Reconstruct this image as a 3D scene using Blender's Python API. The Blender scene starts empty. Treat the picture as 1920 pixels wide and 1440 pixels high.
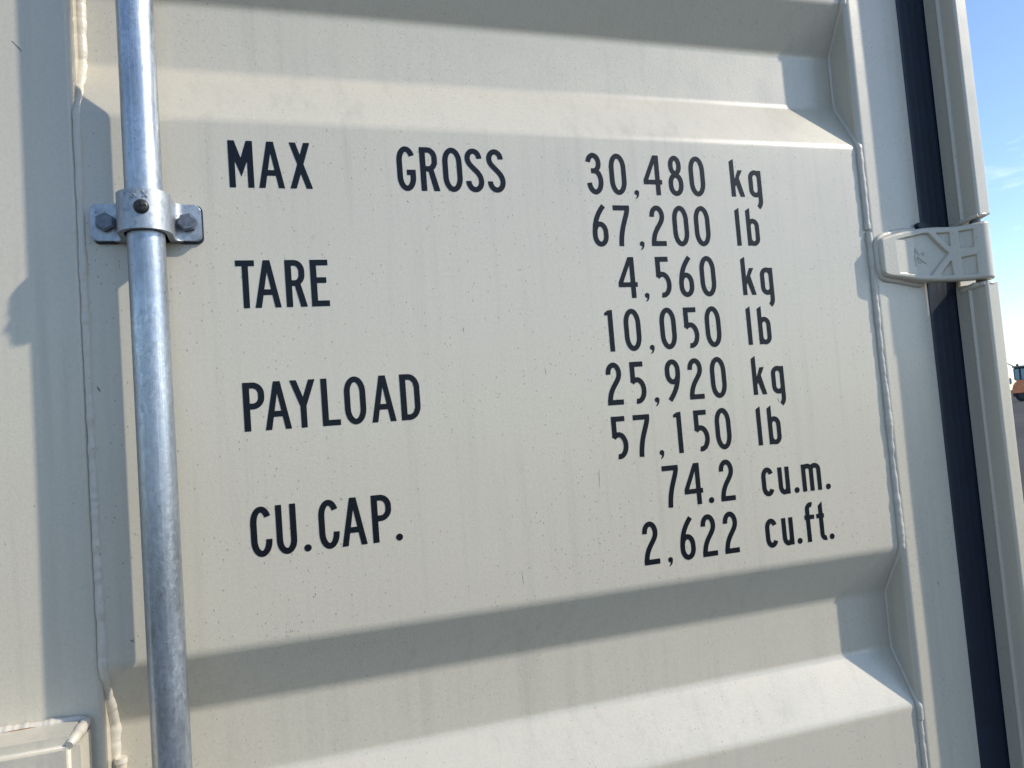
import bpy, bmesh, math, random
import numpy as np
from mathutils import Vector, Matrix
random.seed(7); rng = np.random.default_rng(7)
scene = bpy.context.scene
R = math.radians

# ------------------------------------------------------------------ camera
CAMZ = 1.40                      # eye height above the yard
Z0 = CAMZ + 0.27294              # height of the first line's baseline on the door
YAW, PIT, ROL = 0.308986, 0.0582647, -0.0791262
cam_d = bpy.data.cameras.new('camera'); cam = bpy.data.objects.new('camera', cam_d)
scene.collection.objects.link(cam); scene.camera = cam
cam_d.sensor_width = 36.0; cam_d.lens = 36.0 * 1450.0 / 1920.0
cam_d.clip_start = 0.01; cam_d.clip_end = 6000.0
fwd = Vector((math.sin(YAW)*math.cos(PIT), math.cos(YAW)*math.cos(PIT), math.sin(PIT)))
rt = Vector((math.cos(YAW), -math.sin(YAW), 0.0)); up = rt.cross(fwd)
r2 = math.cos(ROL)*rt + math.sin(ROL)*up; u2 = -math.sin(ROL)*rt + math.cos(ROL)*up
m = Matrix((r2, u2, -fwd)).transposed().to_4x4()
m.translation = Vector((0.0225346, -0.8342418, CAMZ)); cam.matrix_world = m

# ------------------------------------------------------------------ sun, sky, exposure
SUN = Vector((2.05, -1.0, 1.67)).normalized()
EL = math.asin(SUN.z); AZ = math.atan2(SUN.x, SUN.y)
sd = bpy.data.lights.new('sun', 'SUN'); so = bpy.data.objects.new('sun', sd); scene.collection.objects.link(so)
sd.energy = 2.8; sd.angle = R(1.1); sd.color = (1.0, 0.92, 0.79)
so.rotation_euler = SUN.to_track_quat('Z', 'Y').to_euler(); so.location = (4, -3, 6)

w = bpy.data.worlds.new('World'); scene.world = w; w.use_nodes = True
nt = w.node_tree; nt.nodes.clear()
def wn(t, **k):
    n = nt.nodes.new(t)
    for a, b in k.items(): setattr(n, a, b)
    return n
sky = wn('ShaderNodeTexSky', sky_type='NISHITA', sun_disc=False)
sky.sun_elevation = EL; sky.sun_rotation = AZ; sky.altitude = 100; sky.air_density = 0.9; sky.dust_density = 0.4; sky.ozone_density = 2.6
tc = wn('ShaderNodeTexCoord'); mp = wn('ShaderNodeMapping'); mp.inputs['Scale'].default_value = (1, 1, 3.2); mp.inputs['Location'].default_value = (1.9, 0.65, 0.3)
nz = wn('ShaderNodeTexNoise'); nz.inputs['Scale'].default_value = 3.6; nz.inputs['Detail'].default_value = 7; nz.inputs['Roughness'].default_value = 0.58
rp = wn('ShaderNodeValToRGB'); rp.color_ramp.elements[0].position = 0.61; rp.color_ramp.elements[1].position = 0.80
rp.color_ramp.elements[1].color = (0.42, 0.42, 0.42, 1)
mx = wn('ShaderNodeMix', data_type='RGBA'); mx.inputs['B'].default_value = (9.5, 9.8, 10.2, 1)
bg = wn('ShaderNodeBackground'); bg.inputs['Strength'].default_value = 0.142
wo = wn('ShaderNodeOutputWorld'); L = nt.links.new
L(tc.outputs['Generated'], mp.inputs['Vector']); L(mp.outputs[0], nz.inputs['Vector']); L(nz.outputs['Fac'], rp.inputs['Fac'])
L(rp.outputs['Color'], mx.inputs['Factor']); L(sky.outputs[0], mx.inputs['A']); L(mx.outputs['Result'], bg.inputs['Color']); L(bg.outputs[0], wo.inputs[0])

vs = scene.view_settings
vs.view_transform = 'Standard'; vs.look = 'None'; vs.exposure = 0.70; vs.gamma = 1.0; vs.use_curve_mapping = False
scene.render.engine = 'CYCLES'

# ------------------------------------------------------------------ materials
def material(name):
    mt = bpy.data.materials.new(name); mt.use_nodes = True
    n = mt.node_tree; b = n.nodes['Principled BSDF']
    return mt, n, b
class G:                                  # tiny node helper
    def __init__(s, n): s.n = n; s.tc = n.nodes.new('ShaderNodeTexCoord')
    def link(s, a, b): s.n.links.new(a, b)
    def noise(s, scale, detail=2, rough=.5, sv=(1, 1, 1), loc=(0, 0, 0), dist=0):
        mp = s.n.nodes.new('ShaderNodeMapping'); mp.inputs['Scale'].default_value = sv; mp.inputs['Location'].default_value = loc
        t = s.n.nodes.new('ShaderNodeTexNoise'); t.inputs['Scale'].default_value = scale; t.inputs['Detail'].default_value = detail
        t.inputs['Roughness'].default_value = rough; t.inputs['Distortion'].default_value = dist
        s.link(s.tc.outputs['Object'], mp.inputs[0]); s.link(mp.outputs[0], t.inputs['Vector']); return t.outputs['Fac']
    def voro(s, scale, feat='F1', sv=(1, 1, 1), out='Distance'):
        mp = s.n.nodes.new('ShaderNodeMapping'); mp.inputs['Scale'].default_value = sv
        t = s.n.nodes.new('ShaderNodeTexVoronoi'); t.feature = feat; t.inputs['Scale'].default_value = scale
        s.link(s.tc.outputs['Object'], mp.inputs[0]); s.link(mp.outputs[0], t.inputs['Vector']); return t.outputs[out]
    def ramp(s, x, stops):
        r = s.n.nodes.new('ShaderNodeValToRGB'); e = r.color_ramp.elements
        while len(e) < len(stops): e.new(.5)
        for q, (p, c) in zip(e, stops):
            q.position = p; q.color = (c, c, c, 1) if not isinstance(c, tuple) else (*c, 1)
        s.link(x, r.inputs[0]); return r.outputs['Color']
    def math(s, op, a, b):
        q = s.n.nodes.new('ShaderNodeMath'); q.operation = op
        for i, v in enumerate((a, b)):
            if isinstance(v, (int, float)): q.inputs[i].default_value = v
            else: s.link(v, q.inputs[i])
        return q.outputs[0]
    def mix(s, f, a, b):
        q = s.n.nodes.new('ShaderNodeMix'); q.data_type = 'RGBA'
        for k, v in (('Factor', f), ('A', a), ('B', b)):
            if isinstance(v, (int, float)): q.inputs[k].default_value = v
            elif isinstance(v, tuple): q.inputs[k].default_value = (*v, 1)
            else: s.link(v, q.inputs[k])
        return q.outputs['Result']
    def bump(s, h, strength, dist, prev=None):
        q = s.n.nodes.new('ShaderNodeBump'); q.inputs['Strength'].default_value = strength; q.inputs['Distance'].default_value = dist
        s.link(h, q.inputs['Height'])
        if prev is not None: s.link(prev, q.inputs['Normal'])
        return q.outputs[0]

def paint(name, base, dark, rough=.36, dirt=1.0):
    mt, n, b = material(name); g = G(n); b.inputs['Specular IOR Level'].default_value = .6; b.inputs['Coat Weight'].default_value = .7; b.inputs['Coat Roughness'].default_value = .24
    big = g.noise(2.6, 3, .55)
    col = g.mix(g.ramp(big, [(.30, 0.0), (.70, 1.0)]), base, tuple(c*.94 for c in base))
    fine = g.noise(260, 3, .6)
    col = g.mix(g.ramp(fine, [(.36, 0.11), (.60, 0.0)]), col, dark)
    # rain streaks, vertical
    st = g.noise(70, 3, .6, sv=(1, 1, .035))
    stm = g.math('MULTIPLY', g.ramp(st, [(.50, 0.0), (.78, .34*dirt)]), g.ramp(g.noise(5, 2), [(.35, .15), (.7, 1.0)]))
    col = g.mix(stm, col, dark)
    # small dark specks of grit, thick in places
    d1 = g.voro(520, sv=(1, 1, .6)); sel = g.voro(520, sv=(1, 1, .6), out='Color')
    sep = n.nodes.new('ShaderNodeSeparateColor'); n.links.new(sel, sep.inputs[0])
    patch = g.ramp(g.noise(7, 3, .6), [(.36, .03), (.70, .30)])
    rad = g.math('MULTIPLY', g.ramp(g.math('SUBTRACT', sep.outputs[0], g.math('SUBTRACT', 1.0, patch)), [(.0, 0.0), (.06, 1.0)]), g.math('ADD', .10, g.math('MULTIPLY', g.math('POWER', sep.outputs[1], 2.5), .34)))
    speck = g.ramp(g.math('SUBTRACT', rad, d1), [(.0, 0.0), (.10, .46*dirt)])
    col = g.mix(speck, col, (.055, .055, .06))
    # a few larger scuffs
    d2 = g.voro(11, sv=(1, 1, .9)); s2 = g.voro(11, sv=(1, 1, .9), out='Color')
    sp2 = n.nodes.new('ShaderNodeSeparateColor'); n.links.new(s2, sp2.inputs[0])
    blot = g.math('MULTIPLY', g.ramp(d2, [(.0, .8), (.045, 0.0)]), g.math('GREATER_THAN', g.noise(700, 2), .53))
    blot = g.math('MULTIPLY', blot, g.math('GREATER_THAN', sp2.outputs[0], .45))
    col = g.mix(g.math('MULTIPLY', blot, .6), col, (.10, .10, .11))
    n.links.new(col, b.inputs['Base Color'])
    rg = g.ramp(g.noise(18, 4, .6), [(.3, rough-.05), (.7, rough+.08)]); n.links.new(rg, b.inputs['Roughness'])
    nb = g.bump(g.noise(460, 2, .5), .17, .0008)
    nb = g.bump(g.noise(3.2, 1, .4, sv=(1, 1, .8)), .10, .02, nb)
    n.links.new(nb, b.inputs['Normal']); n.links.new(nb, b.inputs['Coat Normal'])
    return mt
CREAM = paint('cream_paint', (.568, .524, .422), (.265, .25, .216))
WELD = paint('painted_weld', (.59, .545, .46), (.32, .30, .26), .46)

def plain(name, c, rough, metal=0.0, nscale=None, namp=.12, bump=None):
    mt, n, b = material(name); g = G(n)
    b.inputs['Roughness'].default_value = rough; b.inputs['Metallic'].default_value = metal
    if nscale:
        f = g.ramp(g.noise(nscale, 4, .6), [(.3, 0.0), (.7, 1.0)])
        n.links.new(g.mix(f, tuple(v*(1-namp) for v in c), tuple(min(1, v*(1+namp)) for v in c)), b.inputs['Base Color'])
    else: b.inputs['Base Color'].default_value = (*c, 1)
    if bump: n.links.new(g.bump(g.noise(bump[0], 2), bump[1], bump[2]), b.inputs['Normal'])
    return mt
# vinyl letters: near-black film that lies over the orange peel of the paint
VINYL = plain('black_vinyl', (.0024, .0042, .0085), .34, 0, 30, .2, (430, .34, .0008))
VINYL.node_tree.nodes['Principled BSDF'].inputs['Specular IOR Level'].default_value = .26
RUBBER = plain('black_rubber', (.007, .015, .032), .42, 0, 40, .15, (500, .12, .0005))
BLACKSTEEL = plain('blackened_screw', (.030, .030, .033), .42, .2)
ZINC = plain('zinc_bolt', (.15, .165, .19), .48, .7, 180, .25, (500, .2, .0005))

def galvanised(name, base, rough, bar=False):
    mt, n, b = material(name); g = G(n); b.inputs['Metallic'].default_value = .92
    sp = g.voro(300, sv=(1, 1, .55), out='Color')
    se = n.nodes.new('ShaderNodeSeparateColor'); n.links.new(sp, se.inputs[0])
    cl = g.noise(26, 4, .62, sv=(1, 1, .45))
    col = g.mix(g.ramp(cl, [(.35, 0.0), (.65, 1.0)]), tuple(c*.78 for c in base), base)
    col = g.mix(g.math('MULTIPLY', se.outputs[0], .30), col, tuple(c*.45 for c in base))
    grime = g.ramp(g.noise(170, 5, .68), [(.50, 0.0), (.70, .26 if bar else .60)]); col = g.mix(grime, col, tuple(c*.38 for c in base))
    # drawn lines along the bar and a few dark nicks
    if bar:
        ln = g.noise(520, 2, .5, sv=(1, 1, .012))
        col = g.mix(g.ramp(ln, [(.55, 0.0), (.75, .35)]), col, (.80, .82, .84))
        smear = g.math('MULTIPLY', g.ramp(g.noise(150, 5, .72, sv=(1, 1, .6), dist=1.5), [(.50, 0.0), (.66, .34)]), g.ramp(g.noise(9, 2, .5, loc=(0, 0, 3.1)), [(.47, 0.0), (.60, 1.0)]))
        col = g.mix(smear, col, (.80, .81, .82))
    nick = g.ramp(g.noise(420, 2, .5), [(.70, 0.0), (.76, .8)]); col = g.mix(nick, col, (.06, .06, .065))
    n.links.new(col, b.inputs['Base Color'])
    rr = g.ramp(g.noise(40, 4, .6, sv=(1, 1, .4)), [(.3, rough), (.7, rough+.16)])
    rr = g.math('ADD', rr, g.math('MULTIPLY', se.outputs[1], .07)); n.links.new(rr, b.inputs['Roughness'])
    nb = g.bump(g.noise(420, 2, .5), .16, .0006); nb = g.bump(g.noise(55, 2, .5, sv=(1, 1, .25)), .16, .002, nb); n.links.new(nb, b.inputs['Normal'])
    return mt
GALV_BAR = galvanised('galvanised_bar', (.44, .49, .55), .28, True)
GALV = galvanised('galvanised_casting', (.47, .51, .555), .40)

# ground
ASPH, n, b = material('yard_asphalt'); g = G(n)
col = g.mix(g.ramp(g.noise(.06, 5, .6), [(.3, 0.0), (.7, 1.0)]), (.095, .092, .096), (.145, .140, .140))
col = g.mix(g.ramp(g.noise(60, 3, .6), [(.35, .35), (.65, 0.0)]), col, (.03, .03, .03))
n.links.new(col, b.inputs['Base Color']); b.inputs['Roughness'].default_value = .9; b.inputs['Specular IOR Level'].default_value = 0.0
n.links.new(g.bump(g.noise(90, 3), .5, .01), b.inputs['Normal'])

# ------------------------------------------------------------------ mesh helpers
COL = scene.collection
def finish(o, smooth=None, wn=False):
    if smooth is not None:
        o.data.shade_smooth(); o.data.set_sharp_from_angle(angle=R(smooth))
    if wn:
        q = o.modifiers.new('weighted', 'WEIGHTED_NORMAL'); q.keep_sharp = True; q.weight = 90
    return o
def mesh(name, v, f, mat, parent=None, smooth=None, wn=False):
    me = bpy.data.meshes.new(name); me.from_pydata([tuple(p) for p in v], [], f); me.update()
    bm = bmesh.new(); bm.from_mesh(me); bmesh.ops.recalc_face_normals(bm, faces=bm.faces); bm.to_mesh(me); bm.free()
    o = bpy.data.objects.new(name, me); COL.objects.link(o); me.materials.append(mat); o.parent = parent
    return finish(o, smooth, wn)
def from_bm(name, bm, mat, parent=None, smooth=None, wn=False):
    bmesh.ops.recalc_face_normals(bm, faces=bm.faces)
    me = bpy.data.meshes.new(name); bm.to_mesh(me); bm.free()
    o = bpy.data.objects.new(name, me); COL.objects.link(o); me.materials.append(mat); o.parent = parent
    return finish(o, smooth, wn)
def rrect(x0, x1, y0, y1, r, seg=6):
    """rounded rectangle outline; r = (x0y0, x1y0, x1y1, x0y1)"""
    if not isinstance(r, tuple): r = (r,)*4
    p = []
    for (cx, cy, sx, sy, a0, q) in ((x0, y0, 1, 1, 180, r[0]), (x1, y0, -1, 1, 270, r[1]), (x1, y1, -1, -1, 0, r[2]), (x0, y1, 1, -1, 90, r[3])):
        if q <= 0: p.append((cx, cy)); continue
        for k in range(seg+1):
            a = R(a0 + 90*k/seg); p.append((cx+sx*q+q*math.cos(a), cy+sy*q+q*math.sin(a)))
    return p
def prism_z(name, prof, z0, z1, mat, parent, nz=1, smooth=40, wob=0.0, wn=True):
    """profile (x,y) extruded in z"""
    k = len(prof); v = []; f = []
    for j in range(nz+1):
        z = z0+(z1-z0)*j/nz; dx = wob*math.sin(z*7.3+1)+wob*.6*math.sin(z*17.1)
        v += [(x+dx, y+dx*.5, z) for x, y in prof]
    for j in range(nz):
        for i in range(k):
            a = j*k+i; b2 = j*k+(i+1) % k; f.append((a, b2, b2+k, a+k))
    f.append(tuple(range(k-1, -1, -1))); f.append(tuple(range(nz*k, nz*k+k)))
    return mesh(name, v, f, mat, parent, smooth, wn)
def prism_y(bm, prof, y0, y1):
    """profile (x,z) extruded in y, into bm"""
    a = [bm.verts.new((x, y0, z)) for x, z in prof]; c = [bm.verts.new((x, y1, z)) for x, z in prof]; k = len(prof)
    bm.faces.new(a); bm.faces.new(c[::-1])
    for i in range(k): bm.faces.new((a[i], c[i], c[(i+1) % k], a[(i+1) % k]))
def tube(name, pts, rad, mat, parent, seg=10, smooth=60, squash=1.0):
    """lumpy tube along pts; rad = list"""
    v = []; f = []; pts = [Vector(p) for p in pts]; n = len(pts)
    for i, p in enumerate(pts):
        t = (pts[min(i+1, n-1)]-pts[max(i-1, 0)]).normalized()
        a = t.cross(Vector((0, 1, 0)));  a = a.normalized() if a.length > 1e-4 else Vector((1, 0, 0))
        c = t.cross(a).normalized()
        for k in range(seg):
            an = 2*math.pi*k/seg; v.append(p + float(rad[i])*(a*math.cos(an) + c*math.sin(an)*squash))
    for i in range(n-1):
        for k in range(seg):
            a0 = i*seg+k; a1 = i*seg+(k+1) % seg; f.append((a0, a1, a1+seg, a0+seg))
    f.append(tuple(range(seg))[::-1]); f.append(tuple(range((n-1)*seg, n*seg)))
    return mesh(name, v, f, mat, parent, smooth)
def empty(name, loc, rz=0):
    o = bpy.data.objects.new(name, None); COL.objects.link(o); o.location = loc; o.rotation_euler = (0, 0, rz); o.empty_display_size = .2; return o
def tag(o, label=None, cat=None, group=None, kind=None):
    for k, q in (('label', label), ('category', cat), ('group', group), ('kind', kind)):
        if q: o[k] = q
    return o
def mm(x): return x/1000.0
def zz(z): return Z0 + z/1000.0          # millimetres above the first baseline

# ------------------------------------------------------------------ ground
bm = bmesh.new(); bmesh.ops.create_circle(bm, cap_ends=True, radius=3000, segments=96)
tag(from_bm('ground', bm, ASPH), kind='structure')

# ------------------------------------------------------------------ container
BOX = empty('shipping_container', (0, 0, 0))
tag(BOX, 'cream painted steel shipping container with black weight markings on its door', 'container')
ZB, ZT = 0.17, 2.72                       # foot and head of the doors

# corrugated panel: profile (z mm, y mm) from foot to head
DEP = 36.0
def rib(zc): return [(zc-103.5, 0), (zc-37, DEP), (zc+37, DEP), (zc+99, 0)]
pts = [((ZB-Z0)*1000, 0)]
for zc in (-1312, -568, 175.5): pts += rib(zc)
pts += [((ZT-Z0)*1000, 0)]
def fillet(pts, r, seg=6):
    out = [pts[0]]
    for a, p, c in zip(pts, pts[1:], pts[2:]):
        a, p, c = (np.array(q, float) for q in (a, p, c))
        u = (a-p)/np.linalg.norm(a-p); v = (c-p)/np.linalg.norm(c-p)
        th = math.acos(np.clip(u@v, -1, 1)); d = r/math.tan(th/2); cen = p+(u+v)/np.linalg.norm(u+v)*r/math.sin(th/2)
        s = p+u*d-cen; e = p+v*d-cen; a0 = math.atan2(s[1], s[0]); a1 = math.atan2(e[1], e[0])
        da = (a1-a0+math.pi) % (2*math.pi)-math.pi
        out += [tuple(cen+r*np.array((math.cos(a0+da*k/seg), math.sin(a0+da*k/seg)))) for k in range(seg+1)]
    return out+[pts[-1]]
prof = fillet(pts, 22.0, 9)
dense = []
for (za, ya), (zb, yb) in zip(prof, prof[1:]):
    k = max(1, int(abs(zb-za)/45)); dense += [(za+(zb-za)*i/k, ya+(yb-ya)*i/k) for i in range(k)]
dense.append(prof[-1])
PZ = np.array([p[0] for p in dense]); PYY = np.array([p[1] for p in dense])
def panel_y(zmm): return float(np.interp(zmm, PZ, PYY))
def panel(name, x0, x1):
    nx = 60; v = []; f = []; k = len(dense)
    for i in range(nx+1):
        x = x0+(x1-x0)*i/nx; e = min(1, min(i, nx-i)/6)
        for z, y in dense:
            wv = .55*math.sin(x*.0071+z*.0043)+.35*math.sin(x*.017-z*.011+2)
            v.append((mm(x), mm(y), zz(z)))
    for i in range(nx):
        for j in range(k-1):
            a = i*k+j; f.append((a, a+k, a+k+1, a+1))
    o = mesh(name, v, f, CREAM, BOX, 45)
    return o
door_panel = panel('door_panel', -142.5, 807)
tag(door_panel, label='corrugated cream door panel carrying the black markings')

# stiles (hollow section uprights of the door)
left_stile = prism_z('door_stile', [(mm(a), mm(b)) for a, b in rrect(-242, -141.5, 0.5, 46, (6, 7, 3, 3), 8)], ZB, ZT, CREAM, BOX, 40, wob=.0003)
hinge_stile = prism_z('door_stile', [(mm(a), mm(b)) for a, b in rrect(806, 897, -6, 46, (8, 4, 3, 3), 8)], ZB, ZT, CREAM, BOX, 40, wob=.0003)
prism_z('door_rail', [(mm(a), mm(b)) for a, b in rrect(-142, 806, 4, 44, 3, 3)], ZB-.06, ZB+.001, CREAM, BOX)
prism_z('door_rail', [(mm(a), mm(b)) for a, b in rrect(-142, 806, 4, 44, 3, 3)], ZT-.001, ZT+.06, CREAM, BOX)

# weld beads along both edges of the panel
def weld_path(x, off, z0, z1, step=1.6):
    zs = np.arange(z0, z1, step); return zs
def bead(x0, zlo, zhi, base_r, parent, recess_r, dx_rec, yoff, seed):
    q = np.random.default_rng(seed); zs = np.arange(zlo, zhi, 1.7); n = len(zs)
    low = np.convolve(q.normal(size=n+60), np.ones(30)/30, 'same')[30:30+n]*2.6
    mid = np.convolve(q.normal(size=n+20), np.ones(7)/7, 'same')[10:10+n]*1.2
    ph = np.cumsum(.55+.25*q.random(n)); P = []; RR = []
    for i, z in enumerate(zs):
        y = panel_y(z); k = y/DEP
        r = (base_r*(1-k)+recess_r*k)*(1+.03*math.sin(ph[i])+.12*mid[i]+.13*low[i])
        P.append((mm(x0+dx_rec*k+.5*low[i]), mm(y+yoff), zz(z))); RR.append(mm(max(r, .8)))
    return tube('weld_bead', P, RR, WELD, parent, 10, 60)
bead(808.6, -690, -46, 4.3, door_panel, 2.6, -2.0, -1.2, 3)
bead(808.2, -43, 330, 4.6, door_panel, 2.6, -2.0, -1.2, 4)
bead(807.6, -1500, -690, 3.8, door_panel, 2.6, -2.0, -.8, 5)
bead(-139.6, -700, 330, 4.2, door_panel, 6.2, .8, 2.0, 6)
bead(-140.2, -1500, -700, 3.2, door_panel, 7.2, 1.6, -.4, 8)

# gasket between hinge stile and corner post
gp = [(893.5, -5.6), (894.5, -7.0), (897, -7.4), (902, -7.0), (908, -6.8), (910, -7.1), (912.5, -7.2), (914.5, -6.95), (920, -7.3), (922, -7.7), (924.5, -7.85), (927, -7.7), (934, -8.9), (939.5, -11), (941, -11), (941, 12), (893.5, 12)]
def gasket(name, z0, z1): return prism_z(name, [(mm(a), mm(b)) for a, b in gp], z0, z1, RUBBER, BOX, 24, 35, .0003)
gk = gasket('door_gasket', ZB-.05, ZT+.05)
# torn lip of the gasket that sticks out above the hinge
bm = bmesh.new(); prism_y(bm, [(mm(a), zz(z)) for a, z in ((884, -43.5), (881.5, -39), (884, -35.5), (890, -35), (898, -38.5), (912, -38.5), (912, -44), (892, -46))], mm(-13), mm(-6.5))
bmesh.ops.bevel(bm, geom=bm.edges[:], offset=.001, segments=2, affect='EDGES'); from_bm('gasket_lip', bm, RUBBER, gk, 40)
# gasket in the middle, between the two doors
prism_z('door_gasket', [(mm(a), mm(b)) for a, b in rrect(-268, -242.5, 2, 20, 3, 3)], ZB, ZT, RUBBER, BOX)
prism_z('door_stile', [(mm(a), mm(b)) for a, b in rrect(-370, -268.5, -2, 46, 6, 5)], ZB, ZT, CREAM, BOX)
panel('door_panel', -1312, -369.5)

# corner post: body set back, front flange cut away at the hinge
post = prism_z('corner_post', [(mm(a), mm(b)) for a, b in rrect(940, 1003, -16, 120, (3, 14, 5, 5), 5)], .0, 2.89, CREAM, BOX, 10)
def flange(z0, z1, cut, name='post_flange'):
    fp = [(mm(a), mm(b)) for a, b in rrect(937, 959.5, -60.5, -12, (3.5, 4.5, 1, 1), 6)]
    o = prism_z(name, fp, z0, z1, CREAM, post, 60, 40, .0003)
    me = o.data
    for vtx in me.vertices:               # torch-cut, slightly sloping end at the hinge
        if abs(vtx.co.z-cut) < 1e-5: vtx.co.z += (vtx.co.y+.0605)*(-.20 if cut == z0 else .06) + .0008*math.sin(vtx.co.y*300)
    return o
flange(zz(-36.5), 2.85, zz(-36.5)); flange(.03, zz(-129.5), zz(-129.5))
# the ridge along the post's inner face (edge of the J-section)
for a, c in ((zz(-40), 2.8), (.05, zz(-131))):
    prism_z('post_lip', [(mm(x), mm(y)) for x, y in ((938, -37.5), (934.6, -35.4), (934.3, -32.8), (936.4, -31.2), (936.4, -13), (938, -12.5))], a, c, CREAM, post, 8, 60)
# weld lumps closing the cut ends
def lump(pts, r, seed, parent=post, mat=WELD):
    q = np.random.default_rng(seed); P = []
    pts = [np.array(p, float) for p in pts]
    for a, c in zip(pts, pts[1:]):
        k = max(2, int(np.linalg.norm(c-a)/1.5)); P += [a+(c-a)*i/k for i in range(k)]
    P.append(pts[-1]); n = len(P)
    rr = [mm(r*(.55+.45*math.sin(math.pi*(i+.8)/(n+.6))**.5)*(1+.05*math.sin(i*.5+q.random()*.4)+.05*q.normal())) for i in range(n)]
    return tube('weld_bead', [(mm(p[0]), mm(p[1]), zz(p[2])) for p in P], rr, mat, parent, 9, 70)
lump([(936.6, -15, -45), (936.4, -30, -42.5), (936.4, -48, -39.5), (938, -59, -38)], 3.6, 21)
lump([(939, -58.5, -37.5), (948, -59, -37), (955, -58, -36.4)], 2.2, 22)
lump([(936.5, -18, -134), (936.2, -30, -132), (936.5, -44, -130), (938, -58, -130)], 4.2, 23)
lump([(939, -58, -130.5), (947, -58.6, -130), (955, -57.5, -130)], 2.8, 24)
tube('hinge_pin', [(mm(948), mm(-44), zz(-20)), (mm(948), mm(-44), zz(-150))], [mm(7)]*2, ZINC, post, 18, 40)

# container body behind the doors
def boxpart(name, x0, x1, y0, y1, z0, z1, mat, parent, bev=.006):
    bm = bmesh.new(); bmesh.ops.create_cube(bm, size=1)
    for vtx in bm.verts: vtx.co = Vector(((x0+x1)/2+vtx.co.x*(x1-x0), (y0+y1)/2+vtx.co.y*(y1-y0), (z0+z1)/2+vtx.co.z*(z1-z0)))
    if bev: bmesh.ops.bevel(bm, geom=bm.edges[:], offset=bev, segments=7, affect='EDGES', clamp_overlap=True)
    return from_bm(name, bm, mat, parent, 40, True)
boxpart('roof', -1.52, 1.0, .125, 12.0, 2.83, 2.88, CREAM, BOX)
boxpart('header', -1.45, .936, .0, .12, 2.785, 2.885, CREAM, BOX)
boxpart('door_sill', -1.45, .936, .0, .12, .01, .105, CREAM, BOX)
boxpart('base_frame', -1.52, 1.0, .125, 12.0, .02, .13, CREAM, BOX)
ws = []                                    # corrugated side wall
y = .125
while y < 12.0: ws += [(.985, y), (.985, y+.07), (.955, y+.14), (.955, y+.21)]; y += .28
v = [(x, yy, .13) for x, yy in ws]+[(x, yy, 2.83) for x, yy in ws]; k = len(ws)
mesh('side_wall', v, [(i, i+1, i+1+k, i+k) for i in range(k-1)], CREAM, BOX)
v = [(-1.5-(x-.985), yy, z) for x, yy, z in v]
mesh('side_wall', v, [(i, i+1, i+1+k, i+k) for i in range(k-1)], CREAM, BOX)

# ------------------------------------------------------------------ locking bar and its bracket
CX, CY = -78.4, -34.5
n = 96; v = []; f = []; zs = np.linspace(ZB-.02, ZT+.02, 30)
for z in zs:
    tx = -.0022*(z-Z0+.25)
    for k in range(n):
        a = 2*math.pi*k/n; v.append((mm(CX)+tx*-1+.017*math.cos(a), mm(CY)+.017*math.sin(a), z))
for j in range(len(zs)-1):
    for k in range(n): f.append((j*n+k, j*n+(k+1) % n, (j+1)*n+(k+1) % n, (j+1)*n+k))
f.append(tuple(range(n))[::-1]); f.append(tuple(range((len(zs)-1)*n, len(zs)*n)))
bar = mesh('locking_bar', v, f, GALV_BAR, BOX, 60)
tag(bar, label='galvanised steel locking bar standing upright in front of the panel')

ZBT, ZBB = -21.0, -59.0                    # bracket top and bottom
bm = bmesh.new()
def strap(ro, ri, y_out, y_in):
    out = [(CX-ro-7, y_out)]
    for k in range(5):                      # fillet foot -> saddle, left
        a = R(90-90*k/4); out.append((CX-ro-7+7*math.cos(a), y_out-7+7*math.sin(a)))
    out += [(CX+ro*math.cos(R(a)), CY+ro*math.sin(R(a))) for a in np.linspace(180, 360, 33)]
    for k in range(5):
        a = R(180-90*k/4); out.append((CX+ro+7+7*math.cos(a), y_out-7+7*math.sin(a)))
    inn = [(CX+ri, y_in)] + [(CX+ri*math.cos(R(a)), CY+ri*math.sin(R(a))) for a in np.linspace(360, 180, 33)] + [(CX-ri, y_in)]
    return out+[(CX+ro+7, y_in)]+inn+[(CX-ro-7, y_in)]
sp = strap(24.2, 18.6, -9.0, -3.0); k = len(sp)
lo = [bm.verts.new((mm(x), mm(y), zz(ZBB))) for x, y in sp]; hi = [bm.verts.new((mm(x), mm(y), zz(ZBT))) for x, y in sp]
for i in range(k): bm.faces.new((lo[i], lo[(i+1) % k], hi[(i+1) % k], hi[i]))
for ring in (lo, hi):
    fc = bm.faces.new(ring); bmesh.ops.triangulate(bm, faces=[fc])
edges = [e for e in bm.edges if len(e.link_faces) == 2 and e.calc_face_angle() > R(60) and abs(e.verts[0].co.z-e.verts[1].co.z) < 1e-6]
bmesh.ops.bevel(bm, geom=edges, offset=.0016, segments=3, affect='EDGES', clamp_overlap=True)
for x0, x1 in ((-130.3, -103.0), (-53.6, -29.6)):
    b2 = bmesh.new(); prism_y(b2, [(mm(a), zz(z)) for a, z in rrect(x0, x1, ZBB+.6, ZBT-.6, (6, 1, 1, 6) if x0 < -100 else (1, 6, 6, 1), 5)], mm(-8.7), mm(-2.2))
    ed = [e for e in b2.edges if max(vv.co.y for vv in e.verts) < mm(-8.6)]
    bmesh.ops.bevel(b2, geom=ed, offset=.0014, segments=3, affect='EDGES', clamp_overlap=True)
    tm = bpy.data.meshes.new('t'); b2.to_mesh(tm); bm.from_mesh(tm); b2.free(); bpy.data.meshes.remove(tm)
bracket = from_bm('bar_bracket', bm, GALV, BOX, 40)
tag(bracket, label='galvanised saddle bracket bolted over the locking bar')
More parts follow.
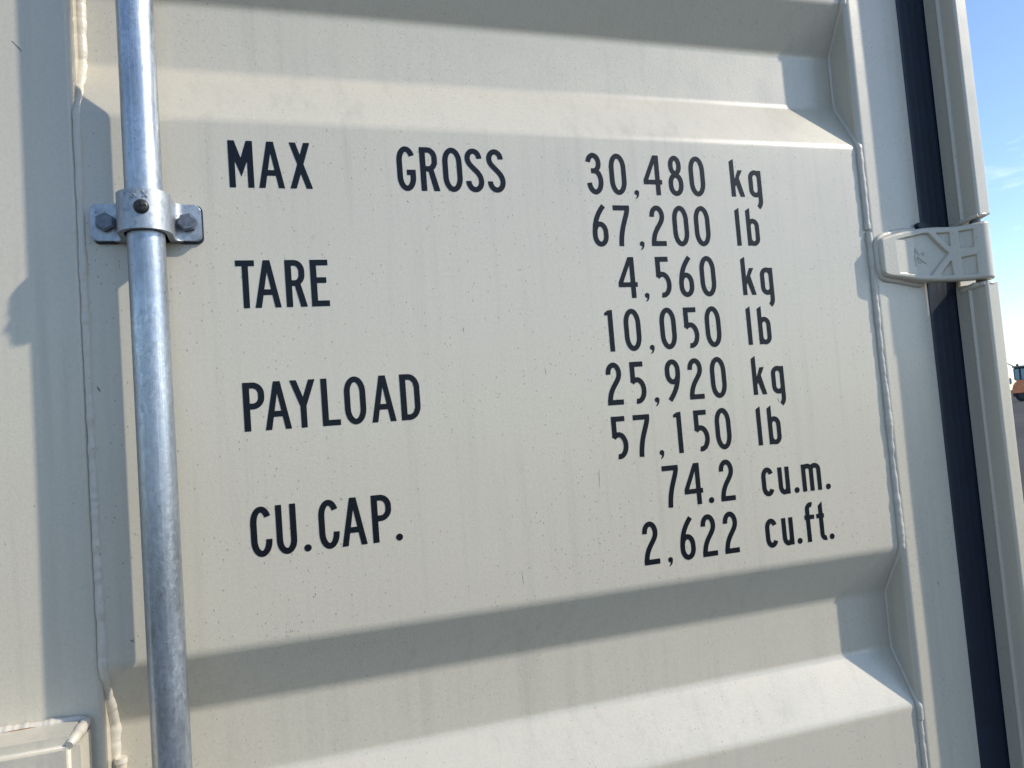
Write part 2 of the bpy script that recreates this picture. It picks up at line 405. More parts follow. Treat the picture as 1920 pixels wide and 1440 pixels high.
for x0, x1 in ((-129.5, -104), (-53, -28.2)):
    bm = bmesh.new(); prism_y(bm, [(mm(a), zz(z)) for a, z in rrect(x0, x1, ZBB-1.0, ZBT-1.2 if x0 < -100 else ZBT+.4, 6, 5)], mm(-2.3), mm(.6)); from_bm('pad', bm, RUBBER, bracket, 40)

def hexbolt(x, z, y0, rot, af=16.0, h=8.0):
    bm = bmesh.new(); rc = af/math.sqrt(3)
    prof6 = [(rc*math.cos(R(60*k+rot)), rc*math.sin(R(60*k+rot))) for k in range(6)]
    prism_y(bm, [(mm(x+a), zz(z+b)) for a, b in prof6], mm(y0-h), mm(y0))
    ed = [e for e in bm.edges if max(vv.co.y for vv in e.verts) < mm(y0-h+.1)]
    bmesh.ops.bevel(bm, geom=ed, offset=.0013, segments=3, affect='EDGES')
    o = from_bm('bolt', bm, ZINC, bracket, 30)
    return o
boltL = hexbolt(-116.6, -41.0, -8.6, 28); boltR = hexbolt(-42.4, -41.0, -8.6, 12)
# black cross-head screw on the saddle's crown
YS = CY-24.2
bm = bmesh.new(); ring = []
for r, h in ((6.9, -.5), (6.8, 1.0), (5.2, 2.4), (3.4, 3.1), (0.01, 3.4)):
    ring.append([bm.verts.new((mm(CX+.6+r*math.cos(a)), mm(YS-h), zz(-39+r*math.sin(a)))) for a in np.linspace(0, 2*math.pi, 33)[:-1]])
for p, q in zip(ring, ring[1:]):
    for i in range(32): bm.faces.new((p[i], p[(i+1) % 32], q[(i+1) % 32], q[i]))
screw = from_bm('screw', bm, BLACKSTEEL, bracket, 50)
for a in (8, 98):
    ca, sa = math.cos(R(a)), math.sin(R(a)); bm = bmesh.new()
    prism_y(bm, [(mm(CX+.6+ca*u-sa*t), zz(-39+sa*u+ca*t)) for u, t in ((-4.6, -.6), (4.6, -.6), (4.6, .6), (-4.6, .6))], mm(YS-3.55), mm(YS-2.0))
    from_bm('cross_slot', bm, plain('slot_black', (.004, .004, .005), .7), screw)
# cast marks on the saddle
def on_saddle(dx, z): return (mm(CX+dx), mm(CY-math.sqrt(max(0, 24.2**2-dx*dx))-.1), zz(z))
for strokes in (((-8.5, -29.5, -4.0, -23.5+0), (-6.0, -26.5, -3.0, -30.0), (-8.4, -29.8, -6.6, -29.8)), ((2.0, -24.0, 6.2, -30.0), (6.0, -24.2, 2.4, -29.6))):
    bm = bmesh.new()
    for x0, z0, x1, z1 in strokes:
        P = [on_saddle(x0+(x1-x0)*i/8, z0+(z1-z0)*i/8) for i in range(9)]
        d = Vector((x1-x0, 0, z1-z0)).normalized(); s = Vector((-d.z, 0, d.x))*.0008
        prev = None
        for p in P:
            p = Vector(p); cur = [bm.verts.new(p+s), bm.verts.new(p-s), bm.verts.new(p-s*.5+Vector((0, -.0008, 0))), bm.verts.new(p+s*.5+Vector((0, -.0008, 0)))]
            if prev:
                for i in range(4): bm.faces.new((prev[i], prev[(i+1) % 4], cur[(i+1) % 4], cur[i]))
            prev = cur
    from_bm('cast_mark', bm, GALV, bracket)

# ------------------------------------------------------------------ lettering: outlines drawn from strokes
T = .122
def ell(cx, cy, rx, ry, a0, a1, k=20): return [(cx+rx*math.cos(R(a0+(a1-a0)*i/k)), cy+ry*math.sin(R(a0+(a1-a0)*i/k))) for i in range(k+1)]
def bez(p0, p1, p2, p3, k=20):
    o = []
    for i in range(k+1):
        t = i/k; s = 1-t; o.append(tuple(s**3*a+3*s*s*t*b_+3*s*t*t*c+t**3*d for a, b_, c, d in zip(p0, p1, p2, p3)))
    return o
def stad(x0, x1, y0, y1, cap):
    cx = (x0+x1)/2; rx = (x1-x0)/2-T/2; p = ell(cx, y1-cap, rx, cap-T/2, 0, 180)+ell(cx, y0+cap, rx, cap-T/2, 180, 360); return p+[p[0]]
def glyph(ch, w):
    """list of ('p', polygon) / ('s', path, startcut, endcut); cap height 1, stroke T"""
    t = T; h = t/2
    box = lambda a, b_, c, d: ('p', [(a, b_), (c, b_), (c, d), (a, d)])
    mir = lambda P: [(w-x, y) for x, y in P]
    if ch in '0O': return [('s', stad(0, w, -.012, 1.012, .36 if ch == '0' else .34))]
    if ch == 'C': return [('s', ell(w/2, .67, w/2-h, .335-h, 26, 180)+ell(w/2, .32, w/2-h, .33-h, 180, 360)+[(w-h, .335)], (0, -1), (0, 1), .805, .285)]
    if ch == 'G': return [('s', ell(w/2, .67, w/2-h, .335-h, 26, 180)+ell(w/2, .32, w/2-h, .33-h, 180, 360)+[(w-h, .47)]), box(w*.52, .475-t, w, .475)]
    if ch == 'U': return [('s', [(h, 1), (h, .28)]+ell(w/2, .28, w/2-h, .29-h, 180, 360)+[(w-h, .28), (w-h, 1)])]
    if ch == 'D': return [box(0, 0, t*1.05, 1), ('s', [(.02, 1-h), (w*.42, 1-h)]+ell(w*.42, .70, w*.58-h, .30-h, 90, 0)+ell(w*.42, .30, w*.58-h, .30-h, 0, -90)+[(.02, h)])]
    if ch in 'PR':
        y0 = .445; m_ = (1+y0)/2; P = [box(0, 0, t*1.05, 1), ('s', [(.02, 1-h), (w*.45, 1-h)]+ell(w*.45, m_+.03, w*.55-h-(.02 if ch == 'R' else 0), 1-m_-h-.03, 90, 0)+ell(w*.45, m_-.03, w*.55-h-(.02 if ch == 'R' else 0), 1-m_-h-.03, 0, -90)+[(.02, y0+h)])]
        if ch == 'R': P.append(('p', [(w*.42, y0+.06), (w*.72, y0+.06), (w+.01, 0), (w+.01-t*1.12, 0)]))
        return P
    if ch == 'S': return [('s', ell(w*.47, .775, w*.47-h, .235-h, 0, 180)+bez((h, .775), (h, .57), (w-h, .50), (w-h, .24))+ell(w*.5, .24, w*.5-h, .25-h, 0, -180)+[(h, .25)])]
    if ch == 'T': return [box(0, 1-t, w, 1), box(w/2-h, 0, w/2+h, 1)]
    if ch == 'E': return [box(0, 0, t*1.05, 1), box(0, 0, w, t), box(0, 1-t, w, 1), box(0, .50, w*.88, .50+t)]
    if ch == 'L': return [box(0, 0, t*1.05, 1), box(0, 0, w, t)]
    if ch == 'A':
        q = [(0, 0), (.24*w, 0), (.505*w, .77), (.505*w, 1), (.37*w, 1)]
        return [('p', q), ('p', mir(q)), box(w*.16, .265, w*.84, .385)]
    if ch == 'M':
        q = [(0, 1), (.26*w, 1), (.505*w, .62), (.505*w, .225), (t*.9, .60)]
        return [box(0, 0, t, 1), box(w-t, 0, w, 1), ('p', q), ('p', mir(q))]
    if ch == 'X':
        q = [(0, 0), (.28*w, 0), (.96*w, 1), (.68*w, 1)]; return [('p', q), ('p', mir(q))]
    if ch == 'Y':
        q = [(0, 1), (.26*w, 1), (.505*w, .63), (.505*w, .40), (w/2-h, .45)]; return [('p', q), ('p', mir(q)), box(w/2-h, 0, w/2+h, .5)]
    if ch == '1': return [('p', [(w-t, .985), (w, 1), (w, 0), (w-t, 0), (w-t, .87), (0, .87), (0, .935)])]
    if ch == '2': return [('s', ell(w*.49, .745, w*.49-h, .265-h, 185, 0)+bez((w*.98-h, .745), (w*.98-h, .52), (h+.01, .45), (h, .04))), box(0, 0, w, t)]
    if ch == '3':
        a = .57; u0 = (1.01-h+a)/2; l0 = (a-.01+h)/2
        return [('s', ell(w*.46, u0, w*.46-h, (1.01-h)-u0, 172, -90)), ('s', ell(w*.5, l0, w*.5-h, a-l0, 90, -172)), box(w*.30, a-h, w*.52, a+h)]
    if ch == '4': return [('p', [(0, .27), (0, .385), (.58*w, 1), (.72*w, 1), (.72*w, .90), (.24*w, .375), (.24*w, .27)]), box(0, .27, w, .385), box(.64*w, 0, .64*w+t, 1)]
    if ch == '5': return [box(0, 1-t, w*.88, 1), box(0, .50, t, 1), ('s', ell(w*.40, .31, w*.60-h, .32-h, 135, -103)), ('p', [(0, .50), (t*1.3, .50), (t*1.3, .56), (0, .60)])]
    if ch in '69':
        P = [('s', stad(0, w, -.012, .60, .27)), ('s', bez((w*.80, .985), (w*.42, .80), (h+.01, .62), (h, .30)))]
        if ch == '9': P = [(q[0], [(w-x, 1-y) for x, y in q[1]]) for q in P]
        return P
    if ch == '7': return [box(0, 1-t, w, 1), ('s', [(w-h, .95)]+bez((w-h, .92), (w-h-.01, .72), (w*.40, .50), (w*.36, 0)))]
    if ch == '8': return [('s', stad(w*.07, w*.93, .50, 1.012, .25)), ('s', stad(0, w, -.012, .575, .27))]
    if ch == '.': return [('p', ell(w/2, w/2-.01, w/2, w/2, 0, 360, 24)[:-1])]
    if ch == ',': return [('p', ell(w/2, .055, w/2, w/2, 0, 360, 24)[:-1]), ('p', [(w, .06), (w*.93, -.01), (w*.70, -.065), (w*.28, -.10), (w*.16, -.085), (w*.45, -.045), (w*.52, 0.0)])]
    if ch == 'k': return [('p', [(0, 0), (t, 0), (t, .985), (0, .915)]), ('p', [(t*.85, .22), (t*.85, .40), (.60*w, .69), (.93*w, .69)]), ('p', [(.36*w, .36), (.62*w, .52), (w, 0), (.67*w, 0)])]
    if ch == 'l': return [('p', [(0, 0), (t, 0), (t, .98), (0, .91)])]
    if ch == 'b': return [('p', [(0, 0), (t*.9, 0), (t, .98), (0, .91)]), ('s', stad(0, w, -.01, .70, .20))]
    if ch == 'g': return [('s', stad(0, w, -.01, .70, .20)), box(w-t, .2, w, .69), ('s', [(w-h, .3), (w-h, -.06)]+bez((w-h, -.06), (w-h, -.16), (w*.80, -.22), (w*.62, -.275)))]
    if ch == 'c': return [('s', ell(w/2, .475, w/2-h, .235-h, 22, 180)+ell(w/2, .22, w/2-h, .23-h, 180, 338))]
    if ch == 'u': return [('s', [(h, .68), (h, .20)]+ell(w/2, .20, w/2-h, .21-h, 180, 360)), box(w-t, 0, w, .68)]
    if ch == 'm':
        a = (w-t)/2
        return [box(0, 0, t, .69), box(a, 0, a+t, .55), box(w-t, 0, w, .55), ('s', ell(a/2+h, .54, a/2, .16-h, 170, 0)), ('s', ell(a*1.5+h, .54, a/2, .16-h, 180, 0))]
    if ch == 'f': return [('s', [(w*.34, 0), (w*.34, .82)]+ell(w*.34+.115, .82, .115, .175-h, 180, 72)), box(0, .565, w, .565+t*.9)]
    if ch == 't': return [('p', [(w*.30, .16), (w*.30+t, .16), (w*.30+t, .98), (w*.30, .88)]), box(0, .565, w*.92, .565+t*.9), ('s', [(w*.30+h, .20)]+ell(w*.30+h+.10, .16, .10, .17-h, 180, 285))]
    raise KeyError(ch)

def seg_d(X, Y, a, c):
    ax, ay = a; dx, dy = c[0]-ax, c[1]-ay; l2 = dx*dx+dy*dy+1e-12
    u = np.clip(((X-ax)*dx+(Y-ay)*dy)/l2, 0, 1); return np.hypot(X-ax-u*dx, Y-ay-u*dy)
def sdf(items, X, Y):
    D = np.full(X.shape, 9.0)
    for it in items:
        P = it[1]
        if it[0] == 'p':
            d = np.full(X.shape, 9.0); ins = np.zeros(X.shape, bool)
            for a, c in zip(P, P[1:]+P[:1]):
                d = np.minimum(d, seg_d(X, Y, a, c))
                if a[1] != c[1]:
                    ins ^= ((a[1] > Y) != (c[1] > Y)) & (X < (c[0]-a[0])*(Y-a[1])/(c[1]-a[1])+a[0])
            d = np.where(ins, -d, d)
        else:
            Q = [P[0]]
            for p in P[1:]:
                if math.dist(p, Q[-1]) > 1e-4: Q.append(p)
            d = np.full(X.shape, 9.0)
            for a, c in zip(Q, Q[1:]): d = np.minimum(d, seg_d(X, Y, a, c))
            d -= T/2
            if math.dist(Q[0], Q[-1]) > 1e-3:            # butt ends
                for e, i in ((Q[0], Q[1]), (Q[-1], Q[-2])):
                    nx, ny = e[0]-i[0], e[1]-i[1]; l = math.hypot(nx, ny); s = ((X-e[0])*nx+(Y-e[1])*ny)/l
                    near = np.hypot(X-e[0], Y-e[1]) < T*.72
                    d = np.where(near & (s > -.03), np.maximum(d, s), d)
        D = np.minimum(D, d)
    return D
def contours(D, xs, ys):
    S = D < 0; nxt = {}
    cell = (S[:-1, :-1]*1+S[:-1, 1:]*2+S[1:, 1:]*4+S[1:, :-1]*8)
    tab = {1: [(3, 0)], 2: [(0, 1)], 3: [(3, 1)], 4: [(1, 2)], 5: [(3, 0), (1, 2)], 6: [(0, 2)], 7: [(3, 2)], 8: [(2, 3)], 9: [(2, 0)], 10: [(0, 1), (2, 3)], 11: [(2, 1)], 12: [(1, 3)], 13: [(1, 0)], 14: [(0, 3)]}
    def key(j, i, e): return ('h', j, i) if e == 0 else ('v', j, i+1) if e == 1 else ('h', j+1, i) if e == 2 else ('v', j, i)
    for j, i in zip(*np.nonzero((cell > 0) & (cell < 15))):
        for a, c in tab[int(cell[j, i])]: nxt[key(j, i, a)] = key(j, i, c)
    def pos(k):
        o, j, i = k
        if o == 'h': a, c = D[j, i], D[j, i+1]; return (xs[i]+(xs[i+1]-xs[i])*a/(a-c), ys[j])
        a, c = D[j, i], D[j+1, i]; return (xs[i], ys[j]+(ys[j+1]-ys[j])*a/(a-c))
    loops = []
    while nxt:
        s = next(iter(nxt)); lp = []; k = s
        while k in nxt: lp.append(pos(k)); k = nxt.pop(k)
        if len(lp) > 6: loops.append(lp)
    return loops
def simplify(lp, tol):
    lp = np.array(lp); n = len(lp); i0 = 0; i1 = int(np.argmax(((lp-lp[0])**2).sum(1)))
    def dp(a, c):
        P = lp[a:c+1] if a < c else np.vstack([lp[a:], lp[:c+1]]); s = P[0]; d = P[-1]-s; l = np.linalg.norm(d)+1e-12
        dist = np.abs(d[0]*(P[:, 1]-s[1])-d[1]*(P[:, 0]-s[0]))/l
        k = int(dist.argmax())
        if dist[k] < tol or len(P) < 3: return [a]
        mid = (a+k) % n; return dp(a, mid)+dp(mid, c)
    return [tuple(lp[k]) for k in dp(i0, i1)+dp(i1, i0)]
GC = {}
def glyph_mesh(ch, w, size, thick, name):
    kk = (ch, round(w, 3), size)
    if kk in GC: return GC[kk]
    st = .0085; xs = np.arange(-.04, w+.12, st); ys = np.arange(-.36, 1.05, st); X, Y = np.meshgrid(xs, ys)
    cu = bpy.data.curves.new(name, 'CURVE'); cu.dimensions = '2D'; cu.fill_mode = 'BOTH'; cu.extrude = thick/2
    for lp in contours(sdf(glyph(ch, w), X, Y), xs, ys):
        lp = simplify(lp, .0012)
        if len(lp) < 3: continue
        s = cu.splines.new('POLY'); s.points.add(len(lp)-1); s.use_cyclic_u = True
        for p, q in zip(s.points, lp): p.co = (q[0]*size, q[1]*size, 0, 1)
    o = bpy.data.objects.new('tmp', cu); COL.objects.link(o)
    dg = bpy.context.evaluated_depsgraph_get(); me = bpy.data.meshes.new_from_object(o.evaluated_get(dg)); me.name = name
    bpy.data.objects.remove(o); bpy.data.curves.remove(cu); me.materials.clear(); me.materials.append(VINYL)
    GC[kk] = me; return me
TEXT = {  # row: (glyph, left mm, width mm)
 1: 'M:-.4/24.4 A:28.7/26 X:60.2/23.2 G:175.3/20.8 R:201.4/20.8 O:227.3/22.4 S:253.6/21.2 S:279.3/21.2 3:403/21.4 0:433.3/22 ,:464.7/6.2 4:478.7/25.1 8:512.9/20.4 0:542.6/22 k:602/19.5 g:628.8/18.9',
 2: '6:404.7/20.4 7:433.6/21.7 ,:465.7/6.2 2:482.2/20.3 0:513.1/22 0:543.5/22 l:603.3/6.1 b:619.2/18.4',
 3: 'T:.1/18.6 A:17.8/26 R:49/20.8 E:74.7/18.5 4:432.8/25.1 ,:466.2/6.2 5:484.1/19.7 6:514.8/20.4 0:544.8/22 k:604.8/19.5 g:632/18.9',
 4: '1:410.4/10.2 0:434.7/22 ,:466.7/6.2 0:482.7/22 5:516.2/19.7 0:545.4/22 l:605.6/6.1 b:622/18.4',
 5: 'P:.1/20.9 A:20.6/26 Y:46.4/25.8 L:77.9/18.6 O:101.5/22.4 A:129.4/26 D:161.2/21.3 2:405.6/20.3 5:437.2/19.7 ,:466.9/6.2 9:483.8/20.4 2:515.1/20.3 0:546/22 k:606/19.5 g:633.9/18.9',
 6: '5:407.2/19.7 7:435.6/21.7 ,:467/6.2 1:489.5/10.2 5:517.2/19.7 0:546/22 l:606/6.1 b:622.1/18.4',
 7: 'C:0/20.6 U:24.8/20 .:51.2/7.4 C:67.1/20.6 A:89.8/26 P:121.9/20.9 .:146/7.4 7:467.7/21.7 4:495.9/25.1 .:527.8/7.4 2:545.3/20.3 c:604.8/17.6 u:629.2/16.6 .:651.9/7.4 m:664.6/29 .:699.8/7.4',
 8: '2:434.7/20.3 ,:465.6/6.2 6:483.4/20.4 2:513.2/20.3 2:544/20.3 c:603.1/17.6 u:627.5/16.6 .:648.8/7.4 f:662.4/14.6 t:680.4/12.6 .:697.7/7.4'}
NAME = {'.': 'full_stop', ',': 'comma'}
H = 50.0
for row, s in TEXT.items():
    for tok in s.split():
        ch = tok[0]; x, wd = (float(q) for q in tok[2:].split('/'))
        nm = NAME.get(ch, 'digit' if ch.isdigit() else 'letter')
        me = glyph_mesh(ch, wd/H, mm(H), .00025, nm)
        o = bpy.data.objects.new(nm, me); COL.objects.link(o); o.parent = door_panel
        z = -(row-1)*63.526
        o.rotation_euler = (R(90), 0, 0); o.location = (mm(x), mm(-.2), zz(z))
# stamped property class on the right-hand bolt
for ch, x, z in (('8', -45.6, -45.2), ('.', -42.6, -45.2), ('8', -41.2, -45.2)):
    me = glyph_mesh(ch, .42 if ch != '.' else .15, mm(4.2), .0004, 'stamp').copy(); me.materials.clear(); me.materials.append(ZINC)
    o = bpy.data.objects.new('stamp', me); COL.objects.link(o); o.parent = boltR; o.rotation_euler = (R(90), 0, 0); o.location = (mm(x), mm(-8.6-8.0-.1), zz(z))

# ------------------------------------------------------------------ hinge
HX = np.array([813, 832, 850, 866, 880, 890, 900, 910, 919, 928, 935, 942, 949, 955, 958.6, 959.8, 958.8])
HY = -np.array([17, 18.2, 20, 22.6, 26, 29.6, 34, 40, 46, 53.5, 59.5, 63.4, 63.2, 59.2, 53.2, 46.5, 39])
sl = np.concatenate([[0], np.cumsum(np.hypot(np.diff(HX), np.diff(HY)))])
TOPX = np.array([812.5, 814.7, 818, 824, 836.9, 858, 878, 895, 907, 920, 932, 949, 962]); TOPZ = np.array([-66, -59.5, -57, -55.2, -51.7, -48.1, -46, -46.2, -48, -48.6, -47.8, -45.8, -45.5])
BOTX = np.array([812.5, 814.7, 818, 824, 840, 870, 888, 907, 924, 950, 962]); BOTZ = np.array([-98, -105.5, -109, -110.8, -113, -118.2, -120.1, -121.9, -123.3, -124.4, -124.4])
POCK = [([(826, -62.8), (877.1, -54.3), (883.4, -54.3), (904.4, -84.3), (882.8, -111.1), (828, -104.5)], 4.4),
        ([(893.4, -55.4), (907.5, -56.4), (907.0, -75.2)], 3.6), ([(906.3, -95.0), (907.2, -113.9), (894.0, -112.2)], 3.6),
        ([(917.4, -56.6), (929.8, -56.1), (929, -79.8), (917.3, -78.8)], 3.8), ([(917.2, -92.0), (930.6, -90.6), (929.9, -116.1), (917.4, -114.1)], 3.8)]
LOGO = [[(866.3, -72.7), (864.7, -86.8), (865.8, -96.8)], [(866.8, -75.6), (870.4, -83.4)], [(868.6, -86.1), (878.7, -95.3)], [(867.9, -87.0), (868.5, -94.1), (876.1, -92.6)], [(873.6, -81.0), (877.1, -84.2), (876.9, -79.2)]]
def poly_sd(X, Y, P):
    d = np.full(X.shape, 1e3); ins = np.zeros(X.shape, bool)
    for a, c in zip(P, P[1:]+P[:1]):
        d = np.minimum(d, seg_d(X, Y, a, c))
        if a[1] != c[1]: ins ^= ((a[1] > Y) != (c[1] > Y)) & (X < (c[0]-a[0])*(Y-a[1])/(c[1]-a[1])+a[0])
    return np.where(ins, -d, d)
NS, NZ = 230, 120
ss = np.linspace(0, sl[-1], NS)
def smooth_interp(s, y):                   # interpolate then soften the kinks
    v_ = np.interp(s, sl, y); kz = np.ones(9)/9; p = np.pad(v_, 4, mode='reflect', reflect_type='odd'); return np.convolve(p, kz, 'valid')
sx = smooth_interp(ss, HX); sy = smooth_interp(ss, HY)
tang = np.stack([np.gradient(sx), np.gradient(sy)], 1); tang /= np.linalg.norm(tang, axis=1)[:, None]
nrm = np.stack([tang[:, 1], -tang[:, 0]], 1)          # outwards
zt = np.interp(sx, TOPX, TOPZ); zb = np.interp(sx, BOTX, BOTZ)
uu = np.linspace(0, 1, NZ); ZZ = zb[:, None]+(zt-zb)[:, None]*uu[None, :]; XX = np.repeat(sx[:, None], NZ, 1)
depth = np.zeros_like(XX)
front = (np.arange(NS) < int(NS*.83))[:, None]
for P, dp in POCK:
    sdv = poly_sd(XX, ZZ, P); k = np.clip(.5-sdv/1.7, 0, 1); k = k*k*(3-2*k)
    if dp == 4.4: k = k*np.clip((XX-836)/30, 0, 1)
    depth = np.maximum(depth, dp*k*front)
lg = np.full(XX.shape, 99.0)
for st_ in LOGO:
    for a, c in zip(st_, st_[1:]): lg = np.minimum(lg, seg_d(XX, ZZ, a, c))
depth += 1.3*np.clip(1-lg/.85, 0, 1)*front
ed = np.minimum(ZZ-zb[:, None], zt[:, None]-ZZ); r_ = 4.2
ed = np.minimum(ed, (sx[:, None]-813.0)*1.0+0*ZZ); k = np.clip(ed, 0, r_)
depth += np.where(ed < r_, r_-np.sqrt(np.maximum(0, r_**2-(r_-k)**2)), 0)
q = np.random.default_rng(5); depth += .10*q.normal(size=depth.shape)*.6
v = []; f = []
for i in range(NS):
    for j in range(NZ):
        v.append((mm(sx[i]-nrm[i, 0]*depth[i, j]), mm(sy[i]-nrm[i, 1]*depth[i, j]), zz(ZZ[i, j])))
for i in range(NS-1):
    for j in range(NZ-1):
        a = i*NZ+j; f.append((a, a+NZ, a+NZ+1, a+1))
# back of the leaf: rests on the stile, then follows behind the front at leaf thickness
bx = sx-nrm[:, 0]*12.0; by = np.where(sx < 886, -5.2, np.minimum(sy-nrm[:, 1]*12.0, -5.2)); bx = np.where(sx < 886, sx, bx)
bx = np.where(np.arange(NS) > int(NS*.80), np.minimum(bx, 944), bx); by = np.where(np.arange(NS) > int(NS*.80), np.clip(by, -46, -30), by)
off = len(v)
for i in range(NS): v += [(mm(bx[i]), mm(by[i]), zz(zb[i])), (mm(bx[i]), mm(by[i]), zz(zt[i]))]
for i in range(NS-1):
    a = off+2*i; f.append((a, a+2, i*NZ+NZ, i*NZ)); f.append((a+1, i*NZ+NZ-1, (i+1)*NZ+NZ-1, a+3)); f.append((a, a+1, a+3, a+2))
for i in (0, NS-1): f.append([i*NZ+j for j in range(NZ)]+[off+2*i+1, off+2*i])
hinge = mesh('hinge', v, f, CREAM, BOX, 55)
tag(hinge, label='cream cast hinge leaf with recessed pockets reaching to the corner post')
# fillet weld round the leaf on the stile
WP = [(880, -45.5), (862, -46.2), (842, -49), (824, -53.5), (817, -57.6), (814.2, -66), (814.0, -82), (814.8, -100), (817.5, -108.8), (825, -111.8), (845, -114.6), (868, -118.6), (884, -120.5)]
q = np.random.default_rng(9); PP = []
for a, c in zip(WP, WP[1:]):
    k = max(2, int(math.dist(a, c)/2)); PP += [(a[0]+(c[0]-a[0])*i/k, a[1]+(c[1]-a[1])*i/k) for i in range(k)]
tube('weld_bead', [(mm(x), mm(-6.4), zz(z)) for x, z in PP], [mm(4.4*(1+.03*q.normal())) for _ in PP], WELD, hinge, 10, 70)

# ------------------------------------------------------------------ lock box at the lower left and the drain stub
lb = boxpart('lock_box', -.33, -.150, -.060, .0, zz(-700), zz(-509), CREAM, BOX, .009)
tag(lb, label='welded cream steel box on the door stile')
lump([(-300, -3, -511.6), (-250, -2.6, -511), (-200, -3.2, -511.8), (-168, -2.6, -511), (-155, -3.4, -512)], 6.4, 31, lb)
lump([(-154, -4, -512.4), (-154.6, -28, -512.6), (-155.4, -46, -513.4), (-157.6, -54, -516)], 5.2, 32, lb)
lump([(-149.5, -5, -560), (-149, -5, -572), (-147, -4, -585)], 3.4, 33, lb)
tube('rust_line', [(mm(-225), mm(-9.0), zz(-509.4)), (mm(-212), mm(-9.3), zz(-509.2)), (mm(-200), mm(-8.8), zz(-509.3)), (mm(-192), mm(-9.0), zz(-509.4))], [mm(.3), mm(.8), mm(.9), mm(.3)], plain('weld_rust', (.24, .10, .04), .8), lb, 6)
tube('drain_stub', [(mm(-133), mm(31), zz(-590)), (mm(-133), mm(31), zz(-566))], [mm(5), mm(5)], CREAM, door_panel, 16, 40)
tube('drain_stub', [(mm(-133), mm(31), zz(-568)), (mm(-133), mm(31), zz(-563))], [mm(6), mm(5.4)], WELD, door_panel, 16, 40)

# scuffs and a rust line picked out in the photograph
SCUFF = plain('scuff_mark', (.13, .13, .15), .6, 0, 300, .5); RUST = plain('rust_mark', (.26, .11, .04), .8, 0, 200, .4)
def mark(pa, pb, y, wid, parent, mat=SCUFF, name='scratch'):
    (x0, z0), (x1, z1) = pa, pb; l = math.hypot(x1-x0, z1-z0); nx, nz_ = -(z1-z0)/l, (x1-x0)/l; top = []; bot = []
    for i in range(13):
        t = i/12; h = wid*.5*math.sin(math.pi*min(1, max(0, .06+.88*t)))*(.5+random.random()); j = random.uniform(-.2, .2)*wid
        px, pz = x0+(x1-x0)*t+nx*j, z0+(z1-z0)*t+nz_*j; top.append((px+nx*h, pz+nz_*h)); bot.append((px-nx*h, pz-nz_*h))
    bm = bmesh.new(); prism_y(bm, [(mm(a), zz(c)) for a, c in top+bot[::-1]], mm(y-.12), mm(y+.3)); return from_bm(name, bm, mat, parent)
mark((-192.8, 142), (-184.1, 131.4), .5, 1.0, left_stile)
for pa, pb, wd in (((-132.7, -199.5), (-130.2, -205.4), 1.6), ((386.7, -326), (385.3, -349), .45), ((282.9, -430), (283.9, -447), .5), ((-115.2, -445), (-110.2, -448), .9),
                   ((236.6, -155), (237.5, -160), .6), ((183.8, -11.3), (185.4, -13.7), .9), ((640, -260), (642, -266), .7), ((330, -205), (331, -214), .4), ((90, -330), (93, -333), .7)):
    mark(pa, pb, 0, wd, door_panel)
mark((856.4, -518.4), (856.9, -523), -6, 1.2, hinge_stile)

# ------------------------------------------------------------------ far loader in the yard
ORANGE = plain('orange_machine_paint', (.85, .27, .12), .35, 0, 1.5, .2)
GLASS = plain('cab_glass', (.16, .33, .40), .12)
DARK = plain('dark_steel', (.03, .032, .036), .5)
TYRE = plain('tyre_rubber', (.016, .016, .017), .8)
GREY = plain('grey_steel', (.25, .27, .28), .5)
D = 105.0; dirx, diry = .7735, .6338
LX, LY = .0225+dirx*D, -.834+diry*D
ld = empty('wheel_loader', (LX, LY, 0), math.atan2(-dirx, diry))   # local +x = to the right as seen from the container
tag(ld, 'orange wheel loader with blue glazed cab parked far off in the yard', 'loader')
def lbox(name, x0, x1, y0, y1, z0, z1, mat, parent=ld, bev=.06): return boxpart(name, x0, x1, y0, y1, z0, z1, mat, parent, bev)
X0 = -.25                                   # left end of the cab
lbox('chassis', -.35, 5.6, -.8, .8, .55, 1.05, DARK)
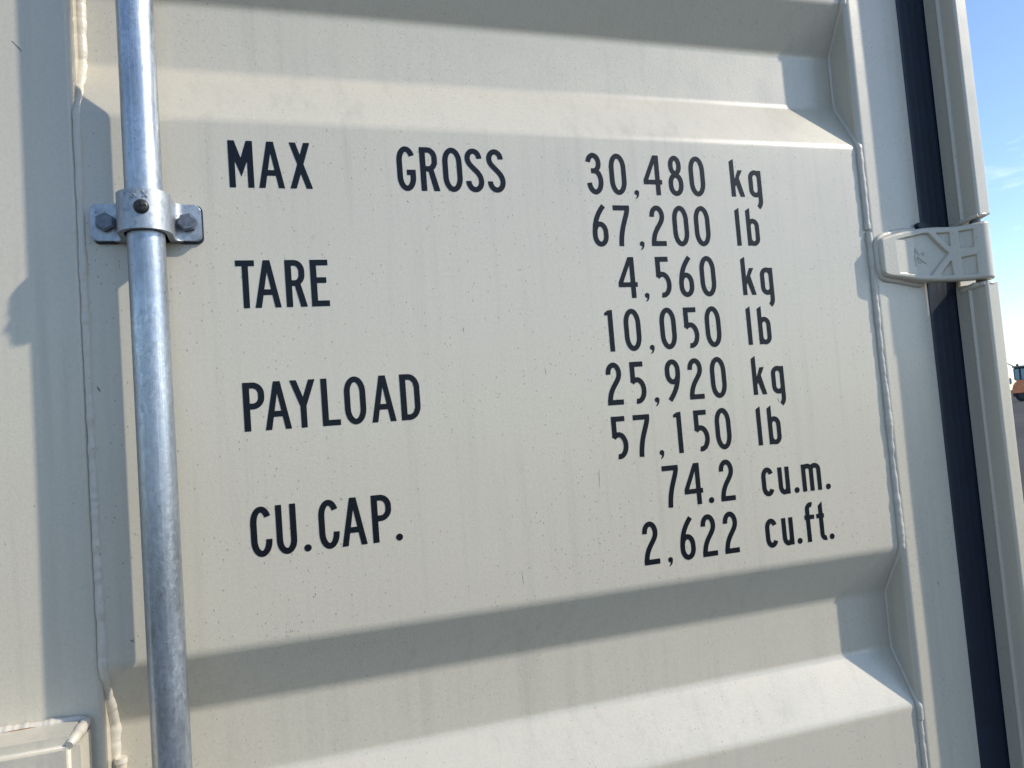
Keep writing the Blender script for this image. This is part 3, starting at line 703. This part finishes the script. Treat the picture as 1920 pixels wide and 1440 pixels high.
bm = bmesh.new(); prism_y(bm, [(-.36, .95), (-.42, 1.35), (-.22, 2.0), (.2, 2.42), (3.1, 2.42), (3.6, 1.9), (3.65, .95)], -1.22, 1.22)
bmesh.ops.bevel(bm, geom=bm.edges[:], offset=.08, segments=3, affect='EDGES'); from_bm('hood', bm, ORANGE, ld, 40)
cab = lbox('cab', -.08, 1.75, -.85, .85, 2.38, 3.85, DARK, ld, .08)
for x0, x1 in ((.02, .42), (.62, 1.65)): lbox('window', x0, x1, -.875, -.86, 2.45, 3.65, GLASS, cab, .004)
lbox('window', -.105, -.09, -.7, .7, 2.5, 3.65, GLASS, cab, .004)
lbox('cab_roof', -.2, 1.85, -.95, .95, 3.86, 4.02, GREY, ld, .05)
tube('beacon', [(.35, -.3, 4.0), (.35, -.3, 4.12), (.35, -.3, 4.26)], [.16, .13, .09], DARK, ld, 14)
tube('boom', [(.1, .2, 3.95), (-1.35, .3, 4.95)], [.07, .05], GREY, ld, 8)
lbox('counterweight', -.62, -.36, -.9, .9, 2.0, 2.75, GREY, ld, .08)
for x in (.45, 4.3):
    for y0 in (-1.15, .65):
        wv = []; wf = []; sg = 36; pr = [(.0, .05), (.38, .05), (.58, .0), (.6, .08), (.6, .42), (.58, .5), (.38, .45), (.0, .45)]
        for rr, yy in pr[1:-1]:
            wv += [(x+rr*math.cos(2*math.pi*k/sg), y0+yy, .60+rr*math.sin(2*math.pi*k/sg)) for k in range(sg)]
        for a in range(len(pr)-3):
            for k in range(sg): wf.append((a*sg+k, a*sg+(k+1) % sg, (a+1)*sg+(k+1) % sg, (a+1)*sg+k))
        wf.append(tuple(range(sg))); wf.append(tuple(range((len(pr)-3)*sg, (len(pr)-2)*sg))[::-1])
        wheel = mesh('wheel', wv, wf, TYRE, ld, 40)
        rv = [(x+.32*math.cos(2*math.pi*k/24), yy, .60+.32*math.sin(2*math.pi*k/24)) for yy in (y0+.02, y0+.48) for k in range(24)]
        mesh('rim', rv, [tuple(range(24)), tuple(range(24, 48))]+[(k, (k+1) % 24, 24+(k+1) % 24, 24+k) for k in range(24)], DARK, wheel, 40)
